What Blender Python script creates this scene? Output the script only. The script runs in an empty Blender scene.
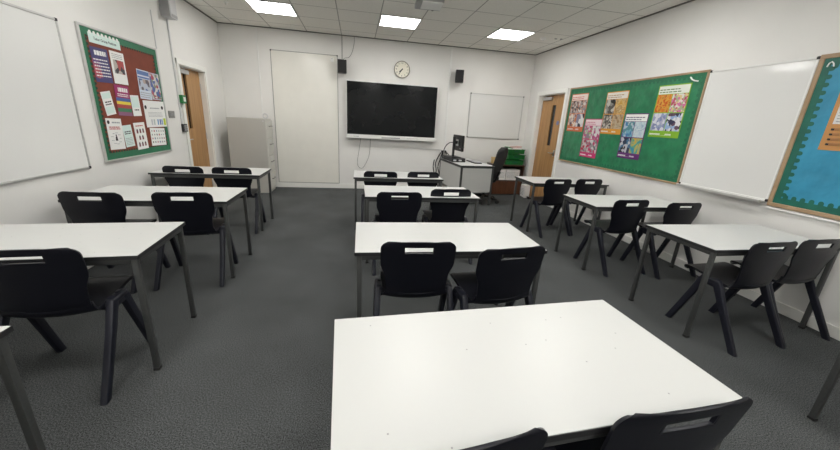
import bpy, bmesh, math, random
from mathutils import Vector, Matrix
random.seed(7)
C = bpy.context.scene.collection
PI = math.pi
R = math.radians

# ------------------------------------------------------------------ room dimensions (metres)
XL, XR, YB, YF, H = -2.4126, 3.7159, 7.2627, -2.3, 2.9205

# ------------------------------------------------------------------ materials
def new_mat(name):
    m = bpy.data.materials.new(name); m.use_nodes = True
    nt = m.node_tree; b = nt.nodes['Principled BSDF']
    return m, nt, b

def mat(name, col, rough=.5, metal=0., spec=.5, noise=0., scale=40., bump=0., bscale=None, coat=0., bdist=.004):
    m, nt, b = new_mat(name)
    b.inputs['Base Color'].default_value = (*col, 1)
    b.inputs['Roughness'].default_value = rough
    b.inputs['Metallic'].default_value = metal
    b.inputs['Specular IOR Level'].default_value = spec
    if coat:
        b.inputs['Coat Weight'].default_value = coat; b.inputs['Coat Roughness'].default_value = .15
    N = nt.nodes.new; L = nt.links.new
    tc = N('ShaderNodeTexCoord')
    if noise:
        n = N('ShaderNodeTexNoise'); n.inputs['Scale'].default_value = scale; n.inputs['Detail'].default_value = 4
        L(tc.outputs['Object'], n.inputs['Vector'])
        r = N('ShaderNodeValToRGB')
        r.color_ramp.elements[0].position = .3; r.color_ramp.elements[1].position = .7
        r.color_ramp.elements[0].color = (*[c*(1-noise) for c in col], 1)
        r.color_ramp.elements[1].color = (*[min(1, c*(1+noise)) for c in col], 1)
        L(n.outputs['Fac'], r.inputs['Fac']); L(r.outputs['Color'], b.inputs['Base Color'])
    if bump:
        n = N('ShaderNodeTexNoise'); n.inputs['Scale'].default_value = bscale or scale; n.inputs['Detail'].default_value = 3
        L(tc.outputs['Object'], n.inputs['Vector'])
        u = N('ShaderNodeBump'); u.inputs['Strength'].default_value = bump; u.inputs['Distance'].default_value = bdist
        L(n.outputs['Fac'], u.inputs['Height']); L(u.outputs['Normal'], b.inputs['Normal'])
    return m

def carpet_mat():
    m, nt, b = new_mat('carpet'); N = nt.nodes.new; L = nt.links.new
    b.inputs['Roughness'].default_value = .95; b.inputs['Specular IOR Level'].default_value = .15
    tc = N('ShaderNodeTexCoord')
    n = N('ShaderNodeTexNoise'); n.inputs['Scale'].default_value = 165; n.inputs['Detail'].default_value = 5; n.inputs['Roughness'].default_value = .75
    L(tc.outputs['Object'], n.inputs['Vector'])
    r = N('ShaderNodeValToRGB'); e = r.color_ramp.elements
    e[0].position = .40; e[0].color = (.018, .0198, .0202, 1); e[1].position = .61; e[1].color = (.140, .147, .148, 1)
    L(n.outputs['Fac'], r.inputs['Fac'])
    n2 = N('ShaderNodeTexNoise'); n2.inputs['Scale'].default_value = 1.8; n2.inputs['Detail'].default_value = 4
    L(tc.outputs['Object'], n2.inputs['Vector'])
    r2 = N('ShaderNodeValToRGB'); e = r2.color_ramp.elements
    e[0].position = .3; e[0].color = (.82, .82, .82, 1); e[1].position = .7; e[1].color = (1.12, 1.12, 1.12, 1)
    L(n2.outputs['Fac'], r2.inputs['Fac'])
    mx = N('ShaderNodeMixRGB'); mx.blend_type = 'MULTIPLY'; mx.inputs[0].default_value = 1
    L(r.outputs['Color'], mx.inputs[1]); L(r2.outputs['Color'], mx.inputs[2]); L(mx.outputs[0], b.inputs['Base Color'])
    u = N('ShaderNodeBump'); u.inputs['Strength'].default_value = .5; u.inputs['Distance'].default_value = .004
    L(n.outputs['Fac'], u.inputs['Height']); L(u.outputs['Normal'], b.inputs['Normal'])
    return m

def ceiling_mat():
    # mineral fibre tiles in a T-bar grid
    m, nt, b = new_mat('ceiling_tile'); N = nt.nodes.new; L = nt.links.new
    b.inputs['Roughness'].default_value = .9
    tc = N('ShaderNodeTexCoord'); sp = N('ShaderNodeSeparateXYZ'); L(tc.outputs['Object'], sp.inputs[0])
    def line(out, off):
        a = N('ShaderNodeMath'); a.operation = 'SUBTRACT'; a.inputs[1].default_value = off; L(out, a.inputs[0])
        d = N('ShaderNodeMath'); d.operation = 'DIVIDE'; d.inputs[1].default_value = .6217; L(a.outputs[0], d.inputs[0])
        f = N('ShaderNodeMath'); f.operation = 'PINGPONG'; f.inputs[1].default_value = .5; L(d.outputs[0], f.inputs[0])
        l = N('ShaderNodeMath'); l.operation = 'LESS_THAN'; l.inputs[1].default_value = .012; L(f.outputs[0], l.inputs[0])
        return l.outputs[0]
    a, c = line(sp.outputs[0], -1.5108), line(sp.outputs[1], 5.640)
    mm = N('ShaderNodeMath'); mm.operation = 'MAXIMUM'; L(a, mm.inputs[0]); L(c, mm.inputs[1])
    n = N('ShaderNodeTexNoise'); n.inputs['Scale'].default_value = 60; n.inputs['Detail'].default_value = 4
    L(tc.outputs['Object'], n.inputs['Vector'])
    r = N('ShaderNodeValToRGB'); e = r.color_ramp.elements
    e[0].position = .3; e[0].color = (.80, .785, .74, 1); e[1].position = .7; e[1].color = (.87, .855, .81, 1)
    L(n.outputs['Fac'], r.inputs['Fac'])
    mx = N('ShaderNodeMixRGB'); L(mm.outputs[0], mx.inputs[0]); L(r.outputs['Color'], mx.inputs[1])
    mx.inputs[2].default_value = (.40, .39, .365, 1); L(mx.outputs[0], b.inputs['Base Color'])
    return m

def wood_mat(name, c0, c1, rough=.45, sx=22, sz=1.6):
    m, nt, b = new_mat(name); N = nt.nodes.new; L = nt.links.new
    b.inputs['Roughness'].default_value = rough
    tc = N('ShaderNodeTexCoord'); mp = N('ShaderNodeMapping'); mp.inputs['Scale'].default_value = (sx, sx, sz)
    L(tc.outputs['Object'], mp.inputs[0])
    n = N('ShaderNodeTexNoise'); n.inputs['Scale'].default_value = 1; n.inputs['Detail'].default_value = 6; n.inputs['Distortion'].default_value = .8
    L(mp.outputs[0], n.inputs['Vector'])
    r = N('ShaderNodeValToRGB'); e = r.color_ramp.elements
    e[0].position = .32; e[0].color = (*c0, 1); e[1].position = .68; e[1].color = (*c1, 1)
    L(n.outputs['Fac'], r.inputs['Fac']); L(r.outputs['Color'], b.inputs['Base Color'])
    return m

def laminate_mat():
    # white laminate with a sparse scatter of ink specks
    m, nt, b = new_mat('table_laminate'); N = nt.nodes.new; L = nt.links.new
    b.inputs['Roughness'].default_value = .33; b.inputs['Specular IOR Level'].default_value = .35
    tc = N('ShaderNodeTexCoord')
    v = N('ShaderNodeTexVoronoi'); v.voronoi_dimensions = '2D'; v.inputs['Scale'].default_value = 13; L(tc.outputs['Object'], v.inputs['Vector'])
    lt = N('ShaderNodeMath'); lt.operation = 'LESS_THAN'; lt.inputs[1].default_value = .036; L(v.outputs['Distance'], lt.inputs[0])
    sp = N('ShaderNodeSeparateColor'); L(v.outputs['Color'], sp.inputs[0])
    g = N('ShaderNodeMath'); g.operation = 'GREATER_THAN'; g.inputs[1].default_value = .85; L(sp.outputs[0], g.inputs[0])
    mu = N('ShaderNodeMath'); mu.operation = 'MULTIPLY'; L(lt.outputs[0], mu.inputs[0]); L(g.outputs[0], mu.inputs[1])
    m3 = N('ShaderNodeMath'); m3.operation = 'MULTIPLY'; m3.inputs[1].default_value = .55; L(mu.outputs[0], m3.inputs[0])
    mx = N('ShaderNodeMixRGB'); L(m3.outputs[0], mx.inputs[0])
    mx.inputs[1].default_value = (.615, .62, .605, 1); mx.inputs[2].default_value = (.12, .12, .13, 1)
    L(mx.outputs[0], b.inputs['Base Color'])
    return m

def emit_mat(name, col, strength):
    m, nt, b = new_mat(name)
    b.inputs['Base Color'].default_value = (.9, .9, .9, 1)
    b.inputs['Emission Color'].default_value = (*col, 1)
    b.inputs['Emission Strength'].default_value = strength
    return m

def picture_mat(name, cols, scale=28, seed=0, mode='voronoi'):
    # a printed photograph of many coloured shapes
    m, nt, b = new_mat(name); N = nt.nodes.new; L = nt.links.new
    b.inputs['Roughness'].default_value = .4
    tc = N('ShaderNodeTexCoord'); mp = N('ShaderNodeMapping'); mp.inputs['Location'].default_value = (seed*3.7, seed*1.3, seed*2.1)
    L(tc.outputs['Object'], mp.inputs[0])
    r = N('ShaderNodeValToRGB'); r.color_ramp.interpolation = 'CONSTANT' if mode == 'voronoi' else 'LINEAR'
    if mode == 'voronoi':
        v = N('ShaderNodeTexVoronoi'); v.inputs['Scale'].default_value = scale; L(mp.outputs[0], v.inputs['Vector'])
        s = N('ShaderNodeSeparateColor'); L(v.outputs['Color'], s.inputs[0]); L(s.outputs[0], r.inputs['Fac'])
    else:
        v = N('ShaderNodeTexNoise'); v.inputs['Scale'].default_value = scale; v.inputs['Detail'].default_value = 3; v.inputs['Distortion'].default_value = 1.5
        L(mp.outputs[0], v.inputs['Vector'])
        mr = N('ShaderNodeMapRange'); mr.inputs[1].default_value = .3; mr.inputs[2].default_value = .7
        L(v.outputs['Fac'], mr.inputs[0]); L(mr.outputs[0], r.inputs['Fac'])
    e = r.color_ramp.elements
    while len(e) < len(cols): e.new(.5)
    for i, c in enumerate(cols):
        e[i].position = i/len(cols) if mode == 'voronoi' else i/(len(cols)-1); e[i].color = (*[max(0., v*.9-.02) for v in c], 1)
    L(r.outputs['Color'], b.inputs['Base Color'])
    return m

M = {}
M['wall'] = mat('wall_paint', (.79, .78, .755), .75, noise=.015, scale=3, bump=.08, bscale=120)
M['trim'] = mat('white_gloss_trim', (.83, .825, .79), .4)
M['ceiling'] = ceiling_mat()
M['carpet'] = carpet_mat()
M['top'] = laminate_mat()
M['edge'] = mat('dark_table_edge', (.022, .022, .024), .5)
M['steel'] = mat('dark_grey_steel', (.068, .071, .070), .42, metal=.25, noise=.08, scale=90)
M['chair'] = mat('black_polypropylene', (.0065, .007, .0115), .34, spec=.30, bump=.12, bscale=350)
M['chairleg'] = mat('charcoal_polypropylene', (.013, .014, .022), .36, spec=.35, bump=.08, bscale=300)
M['rubber'] = mat('black_rubber', (.015, .015, .015), .7)
M['board'] = mat('whiteboard_enamel', (.76, .76, .745), .09, spec=.5)
M['panel'] = mat('old_projection_sheet', (.80, .785, .725), .14, noise=.02, scale=4)
M['dull_alu'] = mat('dull_aluminium', (.34, .335, .32), .45, metal=.5)
M['alu'] = mat('brushed_aluminium', (.62, .62, .61), .38, metal=.8)
M['whiteplastic'] = mat('white_plastic', (.80, .80, .78), .4)
M['greyplastic'] = mat('grey_plastic', (.38, .38, .385), .45)
M['lightgrey'] = mat('light_grey_plastic', (.62, .62, .63), .45)
M['black'] = mat('black_plastic', (.012, .012, .013), .4)
M['cable'] = mat('black_cable', (.015, .015, .016), .5)
M['greycable'] = mat('grey_cable', (.25, .25, .24), .5)
M['screen'] = mat('dark_glass_screen', (.005, .006, .007), .12, spec=.22, noise=.1, scale=2)
M['silver'] = mat('silver_bezel', (.70, .70, .70), .35, metal=.3)
M['oak'] = wood_mat('oak_veneer', (.36, .185, .068), (.50, .285, .115))
M['frame_wood'] = wood_mat('pale_wood_frame', (.33, .22, .125), (.44, .31, .19), sx=8, sz=8)
M['dark_wood'] = wood_mat('dark_brown_wood', (.035, .014, .009), (.065, .026, .016), rough=.4)
M['mid_wood'] = wood_mat('red_brown_wood', (.085, .030, .012), (.13, .048, .02), rough=.4)
M['dark_glass'] = mat('dark_wired_glass', (.03, .03, .03), .15)
M['cabinet'] = mat('grey_painted_steel', (.50, .49, .455), .45, noise=.02, scale=3)
M['drawer'] = mat('pale_grey_drawer', (.60, .59, .55), .45)
M['desk_panel'] = mat('pale_grey_panel', (.55, .55, .53), .5)
M['green_felt'] = mat('green_backing_paper', (.020, .190, .085), .30, noise=.22, scale=7, bump=1., bscale=6, bdist=.02)
M['green_trim'] = mat('green_border_trim', (.012, .150, .070), .5, noise=.12, scale=14)
M['dark_green'] = mat('deep_green_border_trim', (.006, .115, .05), .5)
M['teal_trim'] = mat('teal_border_trim', (.012, .135, .095), .45, noise=.15, scale=12)
M['shade_green'] = mat('tooth_shadow_green_trim', (.006, .040, .018), .6)  # green trim darkened so its colour carries the shadow at the scallop teeth
M['red_felt'] = mat('rust_red_backing_paper', (.20, .040, .018), .7, noise=.12, scale=9)
M['blue_paper'] = mat('blue_backing_paper', (.045, .29, .46), .30, noise=.14, scale=5, bump=1., bscale=5, bdist=.02)
M['paper'] = mat('white_paper', (.82, .82, .80), .6)
M['palegreen'] = mat('pale_mint_paper', (.66, .80, .76), .6)
M['ink'] = mat('black_ink', (.02, .02, .025), .6)
M['greyink'] = mat('grey_ink', (.35, .36, .38), .6)
M['green_plastic'] = mat('green_plastic_tray', (.004, .17, .035), .4)
M['fabric'] = mat('charcoal_chair_fabric', (.024, .024, .026), .85, noise=.3, scale=150)
M['yellow'] = mat('tan_card', (.62, .44, .20), .6)
M['clockface'] = mat('cream_clock_face', (.80, .77, .66), .5)
M['chrome'] = mat('satin_steel', (.6, .6, .6), .3, metal=.9)
M['light'] = emit_mat('led_panel_light', (1., .982, .950), 19.5)
M['tape'] = mat('pale_strip', (.85, .88, .86), .2)  # smooth whitish finish of the curved strips
M['sign_blue'] = mat('blue_sign', (.16, .2, .42), .5)

def flat(name, c, rough=.5):
    k = 'flat_'+name
    if k not in M: M[k] = mat(name, c, rough)
    return M[k]

# ------------------------------------------------------------------ mesh helpers
class MB:
    def __init__(s): s.bm = bmesh.new(); s.mi = 0
    def box(s, x0, x1, y0, y1, z0, z1, bev=0., seg=2, mi=0):
        r = bmesh.ops.create_cube(s.bm, size=1)
        vs = r['verts']
        for v in vs:
            v.co = Vector(((x0+x1)/2+v.co.x*(x1-x0), (y0+y1)/2+v.co.y*(y1-y0), (z0+z1)/2+v.co.z*(z1-z0)))
        fs = set(f for v in vs for f in v.link_faces)
        for f in fs: f.material_index = mi
        if bev:
            es = list(set(e for v in vs for e in v.link_edges))
            bmesh.ops.bevel(s.bm, geom=es, offset=bev, segments=seg, affect='EDGES', profile=.5)
        return s
    def obox(s, M4, sx, sy, sz, bev=0.):
        r = bmesh.ops.create_cube(s.bm, size=1); vs = r['verts']
        for v in vs: v.co = M4 @ Vector((v.co.x*sx, v.co.y*sy, v.co.z*sz))
        if bev:
            es = list(set(e for v in vs for e in v.link_edges))
            bmesh.ops.bevel(s.bm, geom=es, offset=bev, segments=2, affect='EDGES', profile=.5)
        return s
    def loft(s, rings, cap=True):
        vs = [[s.bm.verts.new(p) for p in ring] for ring in rings]
        n = len(rings[0])
        for a, b in zip(vs, vs[1:]):
            for i in range(n): s.bm.faces.new((a[i], a[(i+1) % n], b[(i+1) % n], b[i]))
        if cap:
            s.bm.faces.new(list(reversed(vs[0]))); s.bm.faces.new(vs[-1])
        return s
    def tube(s, pts, r, seg=8, closed=False):
        pts = [Vector(p) for p in pts]; rings = []
        up = Vector((0, 0, 1))
        for i, p in enumerate(pts):
            d = (pts[min(i+1, len(pts)-1)]-pts[max(i-1, 0)]).normalized()
            a = d.cross(up)
            if a.length < .01: a = d.cross(Vector((1, 0, 0)))
            a.normalize(); b = a.cross(d)
            rr = r[i] if isinstance(r, (list, tuple)) else r
            rings.append([p+(a*math.cos(t)+b*math.sin(t))*rr for t in [2*PI*k/seg for k in range(seg)]])
        return s.loft(rings)
    def lathe(s, prof, seg=32, axis='z', cx=0, cy=0, cz=0):
        rings = []
        for r_, h in prof:
            ring = []
            for k in range(seg):
                t = 2*PI*k/seg
                if axis == 'z': ring.append(Vector((cx+r_*math.cos(t), cy+r_*math.sin(t), cz+h)))
                else: ring.append(Vector((cx+r_*math.cos(t), cy-h, cz+r_*math.sin(t))))      # axis -y
            rings.append(ring)
        return s.loft(rings)
    def poly(s, pts, y0, y1):
        # prism of an x,z outline between y0 and y1
        a = [s.bm.verts.new((x, y0, z)) for x, z in pts]; b = [s.bm.verts.new((x, y1, z)) for x, z in pts]
        s.bm.faces.new(a); s.bm.faces.new(list(reversed(b))); n = len(pts)
        for i in range(n): s.bm.faces.new((a[(i+1) % n], a[i], b[i], b[(i+1) % n]))
        return s
    def build(s, name, m, parent=None, smooth=False, loc=None, rot=None):
        bmesh.ops.recalc_face_normals(s.bm, faces=s.bm.faces)
        me = bpy.data.meshes.new(name); s.bm.to_mesh(me); s.bm.free()
        for x in (m if isinstance(m, (list, tuple)) else [m]): me.materials.append(x)
        if smooth:
            for p in me.polygons: p.use_smooth = True
            try: me.set_sharp_from_angle(angle=R(40))
            except Exception: pass
        o = bpy.data.objects.new(name, me); C.objects.link(o)
        if parent: o.parent = parent
        if loc: o.location = loc
        if rot: o.rotation_euler = rot
        return o

def thing(name, label, cat, loc=(0, 0, 0), rz=0., group=None):
    o = bpy.data.objects.new(name, None); C.objects.link(o); o.empty_display_size = .1
    o.location = loc; o.rotation_euler = (0, 0, rz); o['label'] = label; o['category'] = cat
    if group: o['group'] = group
    return o
def tag(o, label, cat, group=None):
    o['label'] = label; o['category'] = cat
    if group: o['group'] = group
    return o
def struct(o): o['kind'] = 'structure'; return o

def dup(root, loc, rz, label):
    r = root.copy(); C.objects.link(r); r.location = loc; r.rotation_euler = (0, 0, rz); r['label'] = label
    for ch in list(root.children):
        c = ch.copy(); C.objects.link(c); c.parent = r
        for g in list(ch.children):
            d = g.copy(); C.objects.link(d); d.parent = c
    return r

def text_part(name, s, size, m, parent, loc, rot=(PI/2, 0, 0), sx=1., depth=.0006, align='CENTER'):
    cu = bpy.data.curves.new(name, 'FONT'); cu.body = s; cu.size = size; cu.align_x = align; cu.align_y = 'CENTER'; cu.extrude = depth
    t = bpy.data.objects.new('text_tmp', cu); C.objects.link(t)
    dg = bpy.context.evaluated_depsgraph_get(); dg.update()
    me = bpy.data.meshes.new_from_object(t.evaluated_get(dg))
    bpy.data.objects.remove(t); bpy.data.curves.remove(cu)
    me.materials.clear(); me.materials.append(m)
    o = bpy.data.objects.new(name, me); C.objects.link(o); o.parent = parent
    o.location = loc; o.rotation_euler = rot; o.scale = (sx, 1, 1)
    return o

# wall frames: local x runs to the viewer's right along the wall, local z up, local -y out into the room
def at_back(x, z, d=0.): return (x, YB-d, z), 0.
def at_right(y, z, d=0.): return (XR-d, y, z), -PI/2
def at_left(y, z, d=0.): return (XL+d, y, z), PI/2

# ------------------------------------------------------------------ the room shell
T = .2
DLy0, DLy1, DLz = 5.605, 6.449, 2.024       # opening in the left wall
DRy0, DRy1, DRz = 5.912, 6.835, 2.097      # opening in the right wall
struct(MB().box(XL-T, XR+T, YF-T, YB+T, -.15, 0).build('floor', M['carpet']))
struct(MB().box(XL-T, XR+T, YF-T, YB+T, H, H+.15).build('ceiling', M['ceiling']))
struct(MB().box(XL-T, XR+T, YB, YB+T, 0, H).build('wall_back', M['wall']))
struct(MB().box(XL-T, XR+T, YF-T, YF, 0, H).build('wall_front', M['wall']))
struct(MB().box(XL-T, XL, YF, DLy0, 0, H).box(XL-T, XL, DLy1, YB, 0, H).box(XL-T, XL, DLy0, DLy1, DLz, H).build('wall_left', M['wall']))
struct(MB().box(XR, XR+T, YF, DRy0, 0, H).box(XR, XR+T, DRy1, YB, 0, H).box(XR, XR+T, DRy0, DRy1, DRz, H).build('wall_right', M['wall']))
bb = .095
struct(MB().box(XL, XR, YB-.018, YB, 0, bb, .004).build('baseboard_back', M['trim']))
struct(MB().box(XL, XL+.018, YF, DLy0-.07, 0, bb, .004).box(XL, XL+.018, DLy1+.07, YB-.02, 0, bb, .004).build('baseboard_left', M['trim']))
struct(MB().box(XR-.018, XR, YF, DRy0-.07, 0, bb, .004).box(XR-.018, XR, DRy1+.07, YB-.02, 0, bb, .004).build('baseboard_right', M['trim']))
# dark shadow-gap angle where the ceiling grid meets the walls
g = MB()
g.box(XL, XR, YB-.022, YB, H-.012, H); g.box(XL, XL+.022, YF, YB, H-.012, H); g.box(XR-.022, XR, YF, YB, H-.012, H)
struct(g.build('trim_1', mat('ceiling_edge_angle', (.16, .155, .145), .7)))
# door linings and architraves
def architrave(name, x, y0, y1, z, side, rec):
    s = side; b = MB(); w = .068
    def bx(ya, yb, za, zb, xa, xb, bev=.004): b.box(min(xa, xb), max(xa, xb), ya, yb, za, zb, bev)
    bx(y0-w, y0+.004, 0, z+w, x, x-s*.02); bx(y1-.004, y1+w, 0, z+w, x, x-s*.02); bx(y0-w, y1+w, z-.004, z+w, x, x-s*.022)
    bx(y0-.001, y0+.016, 0, z, x+s*T, x-s*.004, .002); bx(y1-.016, y1+.001, 0, z, x+s*T, x-s*.004, .002); bx(y0, y1, z-.016, z+.001, x+s*T, x-s*.004, .002)
    return struct(b.build(name, M['trim']))
architrave('trim_2', XL, DLy0, DLy1, DLz, -1, .09)
architrave('trim_3', XR, DRy0, DRy1, DRz, 1, .08)

def door(name, label, loc, rz, w, h, vx0, vx1, vz0, vz1, handle_x, closer, hinge_x):
    # local x: 0..w to the viewer's right, front face at y = 0
    t = bpy.data.objects.new(name, None); C.objects.link(t); t.location = loc; t.rotation_euler = (0, 0, rz)
    t['kind'] = 'structure'; t['label'] = label
    b = MB()
    b.box(0, vx0, 0, .044, .006, h).box(vx1, w, 0, .044, .006, h).box(vx0, vx1, 0, .044, .006, vz0).box(vx0, vx1, 0, .044, vz1, h)
    b.build('leaf', M['oak'], t)
    f = MB(); e = .014
    f.box(vx0-e, vx0+.004, -.006, .004, vz0-e, vz1+e, .002).box(vx1-.004, vx1+e, -.006, .004, vz0-e, vz1+e, .002)
    f.box(vx0-e, vx1+e, -.006, .004, vz0-e, vz0+.004, .002).box(vx0-e, vx1+e, -.006, .004, vz1-.004, vz1+e, .002)
    vp = f.build('vision_panel_bead', M['oak'], t)
    MB().box(vx0, vx1, .018, .026, vz0, vz1).build('glass_pane', M['dark_glass'], vp)
    hb = MB(); hb.box(handle_x-.022, handle_x+.022, -.006, 0, .93, 1.06, .002)
    hp = hb.build('handle_plate', M['chrome'], t)
    sgn = 1 if handle_x < w/2 else -1
    MB().tube([(handle_x, -.004, 1.0), (handle_x, -.045, 1.0), (handle_x+sgn*.02, -.052, 1.0), (handle_x+sgn*.12, -.05, 1.0)], .009).build('lever', M['chrome'], hp, True)
    c0, c1 = closer
    cl = MB().box(c0, c1, -.055, 0, h-.085, h-.025, .006).build('closer', M['chrome'], t)
    MB().tube([((c0+c1)/2, -.05, h-.03), (c0+.08, -.06, h-.012), (c0-.02, -.05, h-.004)], .008).build('closer_arm', M['chrome'], cl)
    for z in (.22, 1.02, h-.22):
        MB().tube([(hinge_x, -.008, z-.05), (hinge_x, -.008, z+.05)], .009).build('hinge', M['chrome'], t)
    return t
# left door (viewer's right is +y) ; right door (viewer's right is -y)
door('door_1', 'oak door with narrow dark vision panel beside the filing cabinet', (XL-.075, DLy0+.018, 0), PI/2, DLy1-DLy0-.036, DLz-.02, .235, .345, 1.15, 1.955, .06, (.10, .34), DLy1-DLy0-.045)
dr = door('door_2', 'oak door with tall narrow vision panel beside the green display board', (XR+.078, DRy1-.018, 0), -PI/2, DRy1-DRy0-.036, DRz-.02, .39, .53, 1.13, 1.90, .70, (.08, .38), .008)
sg = MB().lathe([(.001, 0), (.042, 0), (.042, .002), (.001, .002)], 24, 'y', .662, -.0005, 1.567).build('door_sign', M['sign_blue'], dr)

# ------------------------------------------------------------------ ceiling lights and ceiling fittings
P = .6217
light_x = [-1.2, .6676, 2.5305]
light_rows = [(5.951, 'back row over the screen wall'), (5.951-4*P, 'second row from the screen wall'), (5.951-8*P, 'third row from the screen wall'), (5.951-12*P, 'last row by the rear wall')]
cols = ['left column', 'middle column', 'right column']
lab0 = ['square bright ceiling light panel nearest the grey filing cabinet', 'square bright ceiling light panel in front of the wall clock', 'square bright ceiling light panel nearest the smoke detector and the right wall']
proto = None
for ri, (y, rn) in enumerate(light_rows):
    for ci, x in enumerate(light_x):
        lb = lab0[ci] if ri == 0 else 'square bright ceiling light panel, %s, %s' % (rn, cols[ci])
        if proto is None:
            proto = thing('ceiling_light', lb, 'ceiling light', (x, y, H), 0, 'ceiling light panels')
            f = MB(); a = .303; e = .286
            for bx in ((-a, a, -a, -e), (-a, a, e, a), (-a, -e, -e, e), (e, a, -e, e)): f.box(*bx, -.012, 0, .001)
            f.build('frame', M['whiteplastic'], proto)
            MB().box(-e, e, -e, e, -.009, -.001).build('diffuser', M['light'], proto)
        else: dup(proto, (x, y, H), 0, lb)
t = thing('smoke_detector', 'small round white smoke detector on the ceiling beside the end light', 'smoke detector', (3.132, 5.936, H))
MB().lathe([(.001, 0), (.052, 0), (.052, -.012), (.040, -.03), (.02, -.036), (.001, -.036)], 28).build('body', M['whiteplastic'], t, True)
MB().lathe([(.012, -.034), (.012, -.041), (.001, -.041)], 16).build('sensor_tip', M['lightgrey'], t)
for k, (x, y, lb) in enumerate([(3.335, 5.891, 'tiny dark ceiling fixing beside the smoke detector'), (3.426, 5.877, 'tiny dark ceiling fixing nearest the right wall')]):
    tag(MB().lathe([(.001, 0), (.022, 0), (.018, -.012), (.001, -.014)], 16).build('ceiling_fixing', M['greyplastic'], loc=(x, y, H)), lb, 'ceiling fixing', 'ceiling fixings')
t = thing('ceiling_sensor', 'small white sensor hanging from a ceiling tile above the filing cabinet', 'sensor', (-1.82, 5.931, H))
MB().lathe([(.001, 0), (.03, 0), (.03, -.008), (.001, -.008)], 20).build('base', M['whiteplastic'], t)
MB().lathe([(.016, -.008), (.016, -.026), (.006, -.036), (.001, -.036)], 16).build('lens', M['whiteplastic'], t, True)
t = thing('ceiling_unit', 'grey box unit fixed under the ceiling above the middle tables', 'ceiling unit', (.915, 4.84, H), R(-4))
MB().box(-.17, .17, -.17, .17, -.060, 0, .01).build('housing', M['greyplastic'], t)
MB().box(-.10, .16, -.185, .10, -.072, -.058, .006).build('cover', M['whiteplastic'], t)
MB().box(-.09, -.02, .165, .173, -.045, -.028).build('vent_slot', M['black'], t)
MB().lathe([(.001, 0), (.03, 0), (.03, .012), (.001, .014)], 20, 'y', .07, .18, -.032).build('lens', M['black'], t, True)

# ------------------------------------------------------------------ tables
def make_table(label):
    t = thing('classroom_table', label, 'table', (0, 0, 0), 0, 'white classroom tables')
    w, d, h = .600, .300, .718
    top = MB().box(-w+.003, w-.003, -d+.003, d-.003, h-.020, h, .0015).build('tabletop', M['top'], t)
    e = MB()
    e.box(-w, w, -d, -d+.003, h-.022, h-.0012, .001).box(-w, w, d-.003, d, h-.022, h-.0012, .001)
    e.box(-w, -w+.003, -d, d, h-.022, h-.0012, .001).box(w-.003, w, -d, d, h-.022, h-.0012, .001)
    e.build('edge_band', M['edge'], t)
    f = MB(); i, o, z0, z1 = .040, .012, h-.052, h-.020
    f.box(-w+o+.03, w-o-.03, -d+o, -d+o+.026, z0, z1, .003).box(-w+o+.03, w-o-.03, d-o-.026, d-o, z0, z1, .003)
    f.box(-w+o, -w+o+.026, -d+o+.03, d-o-.03, z0, z1, .003).box(w-o-.026, w-o, -d+o+.03, d-o-.03, z0, z1, .003)
    f.build('frame', M['steel'], t)
    for sx in (-1, 1):
        for sy in (-1, 1):
            cx, cy = sx*(w-o-.016), sy*(d-o-.016)
            l = MB().box(cx-.0145, cx+.0145, cy-.0145, cy+.0145, .012, h-.020, .005).build('leg', M['steel'], t, True)
            MB().box(cx-.0165, cx+.0165, cy-.0165, cy+.0165, 0, .014, .004).build('foot_cap', M['rubber'], l)
    return t
tabs = [
 (.5285, .875, .041, 'white topped table in the foreground, nearest of the middle column, ink specks on top'),
 (.594, 2.1084, -.0128, 'white topped table in the middle column, directly behind the big foreground table'),
 (.684, 3.572, 0., 'white topped table in the middle column, second from the screen wall'),
 (.567, 4.697, 0., 'white topped table standing closest below the large black screen'),
 (-1.744, .913, 0., 'white topped table of which only a corner shows at the lower left edge'),
 (-1.716, 2.086, .060, 'white topped table below the left whiteboard, one black chair back in front'),
 (-1.6728, 3.3012, .0038, 'white topped table against the left wall under the notice board'),
 (-1.751, 4.658, 0., 'white topped table in front of the grey filing cabinet'),
 (3.052, .765, 0., 'white topped table cut off by the right edge, only a leg showing'),
 (3.037, 2.058, 0., 'white topped table against the right wall below the wall whiteboard'),
 (3.020, 3.262, 0., 'white topped table against the right wall below the near end of the green board'),
 (3.036, 4.590, 0., 'white topped table on the right nearest the oak door with green trays behind'),
]
tp = None
for x, y, a, lb in tabs:
    if tp is None: tp = make_table(lb); tp.location = (x, y, 0); tp.rotation_euler = (0, 0, a)
    else: dup(tp, (x, y, 0), a, lb)

# ------------------------------------------------------------------ one-piece plastic classroom chairs
def catmull(pts, n):
    out = []
    P_ = [pts[0]]+list(pts)+[pts[-1]]
    for i in range(1, len(P_)-2):
        a, b, c, d = [Vector(p) for p in P_[i-1:i+3]]
        for k in range(n):
            t = k/n
            out.append(.5*((2*b)+(c-a)*t+(2*a-5*b+4*c-d)*t*t+(3*b-3*c+d-a)*t**3))
    out.append(Vector(pts[-1])); return out

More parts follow.
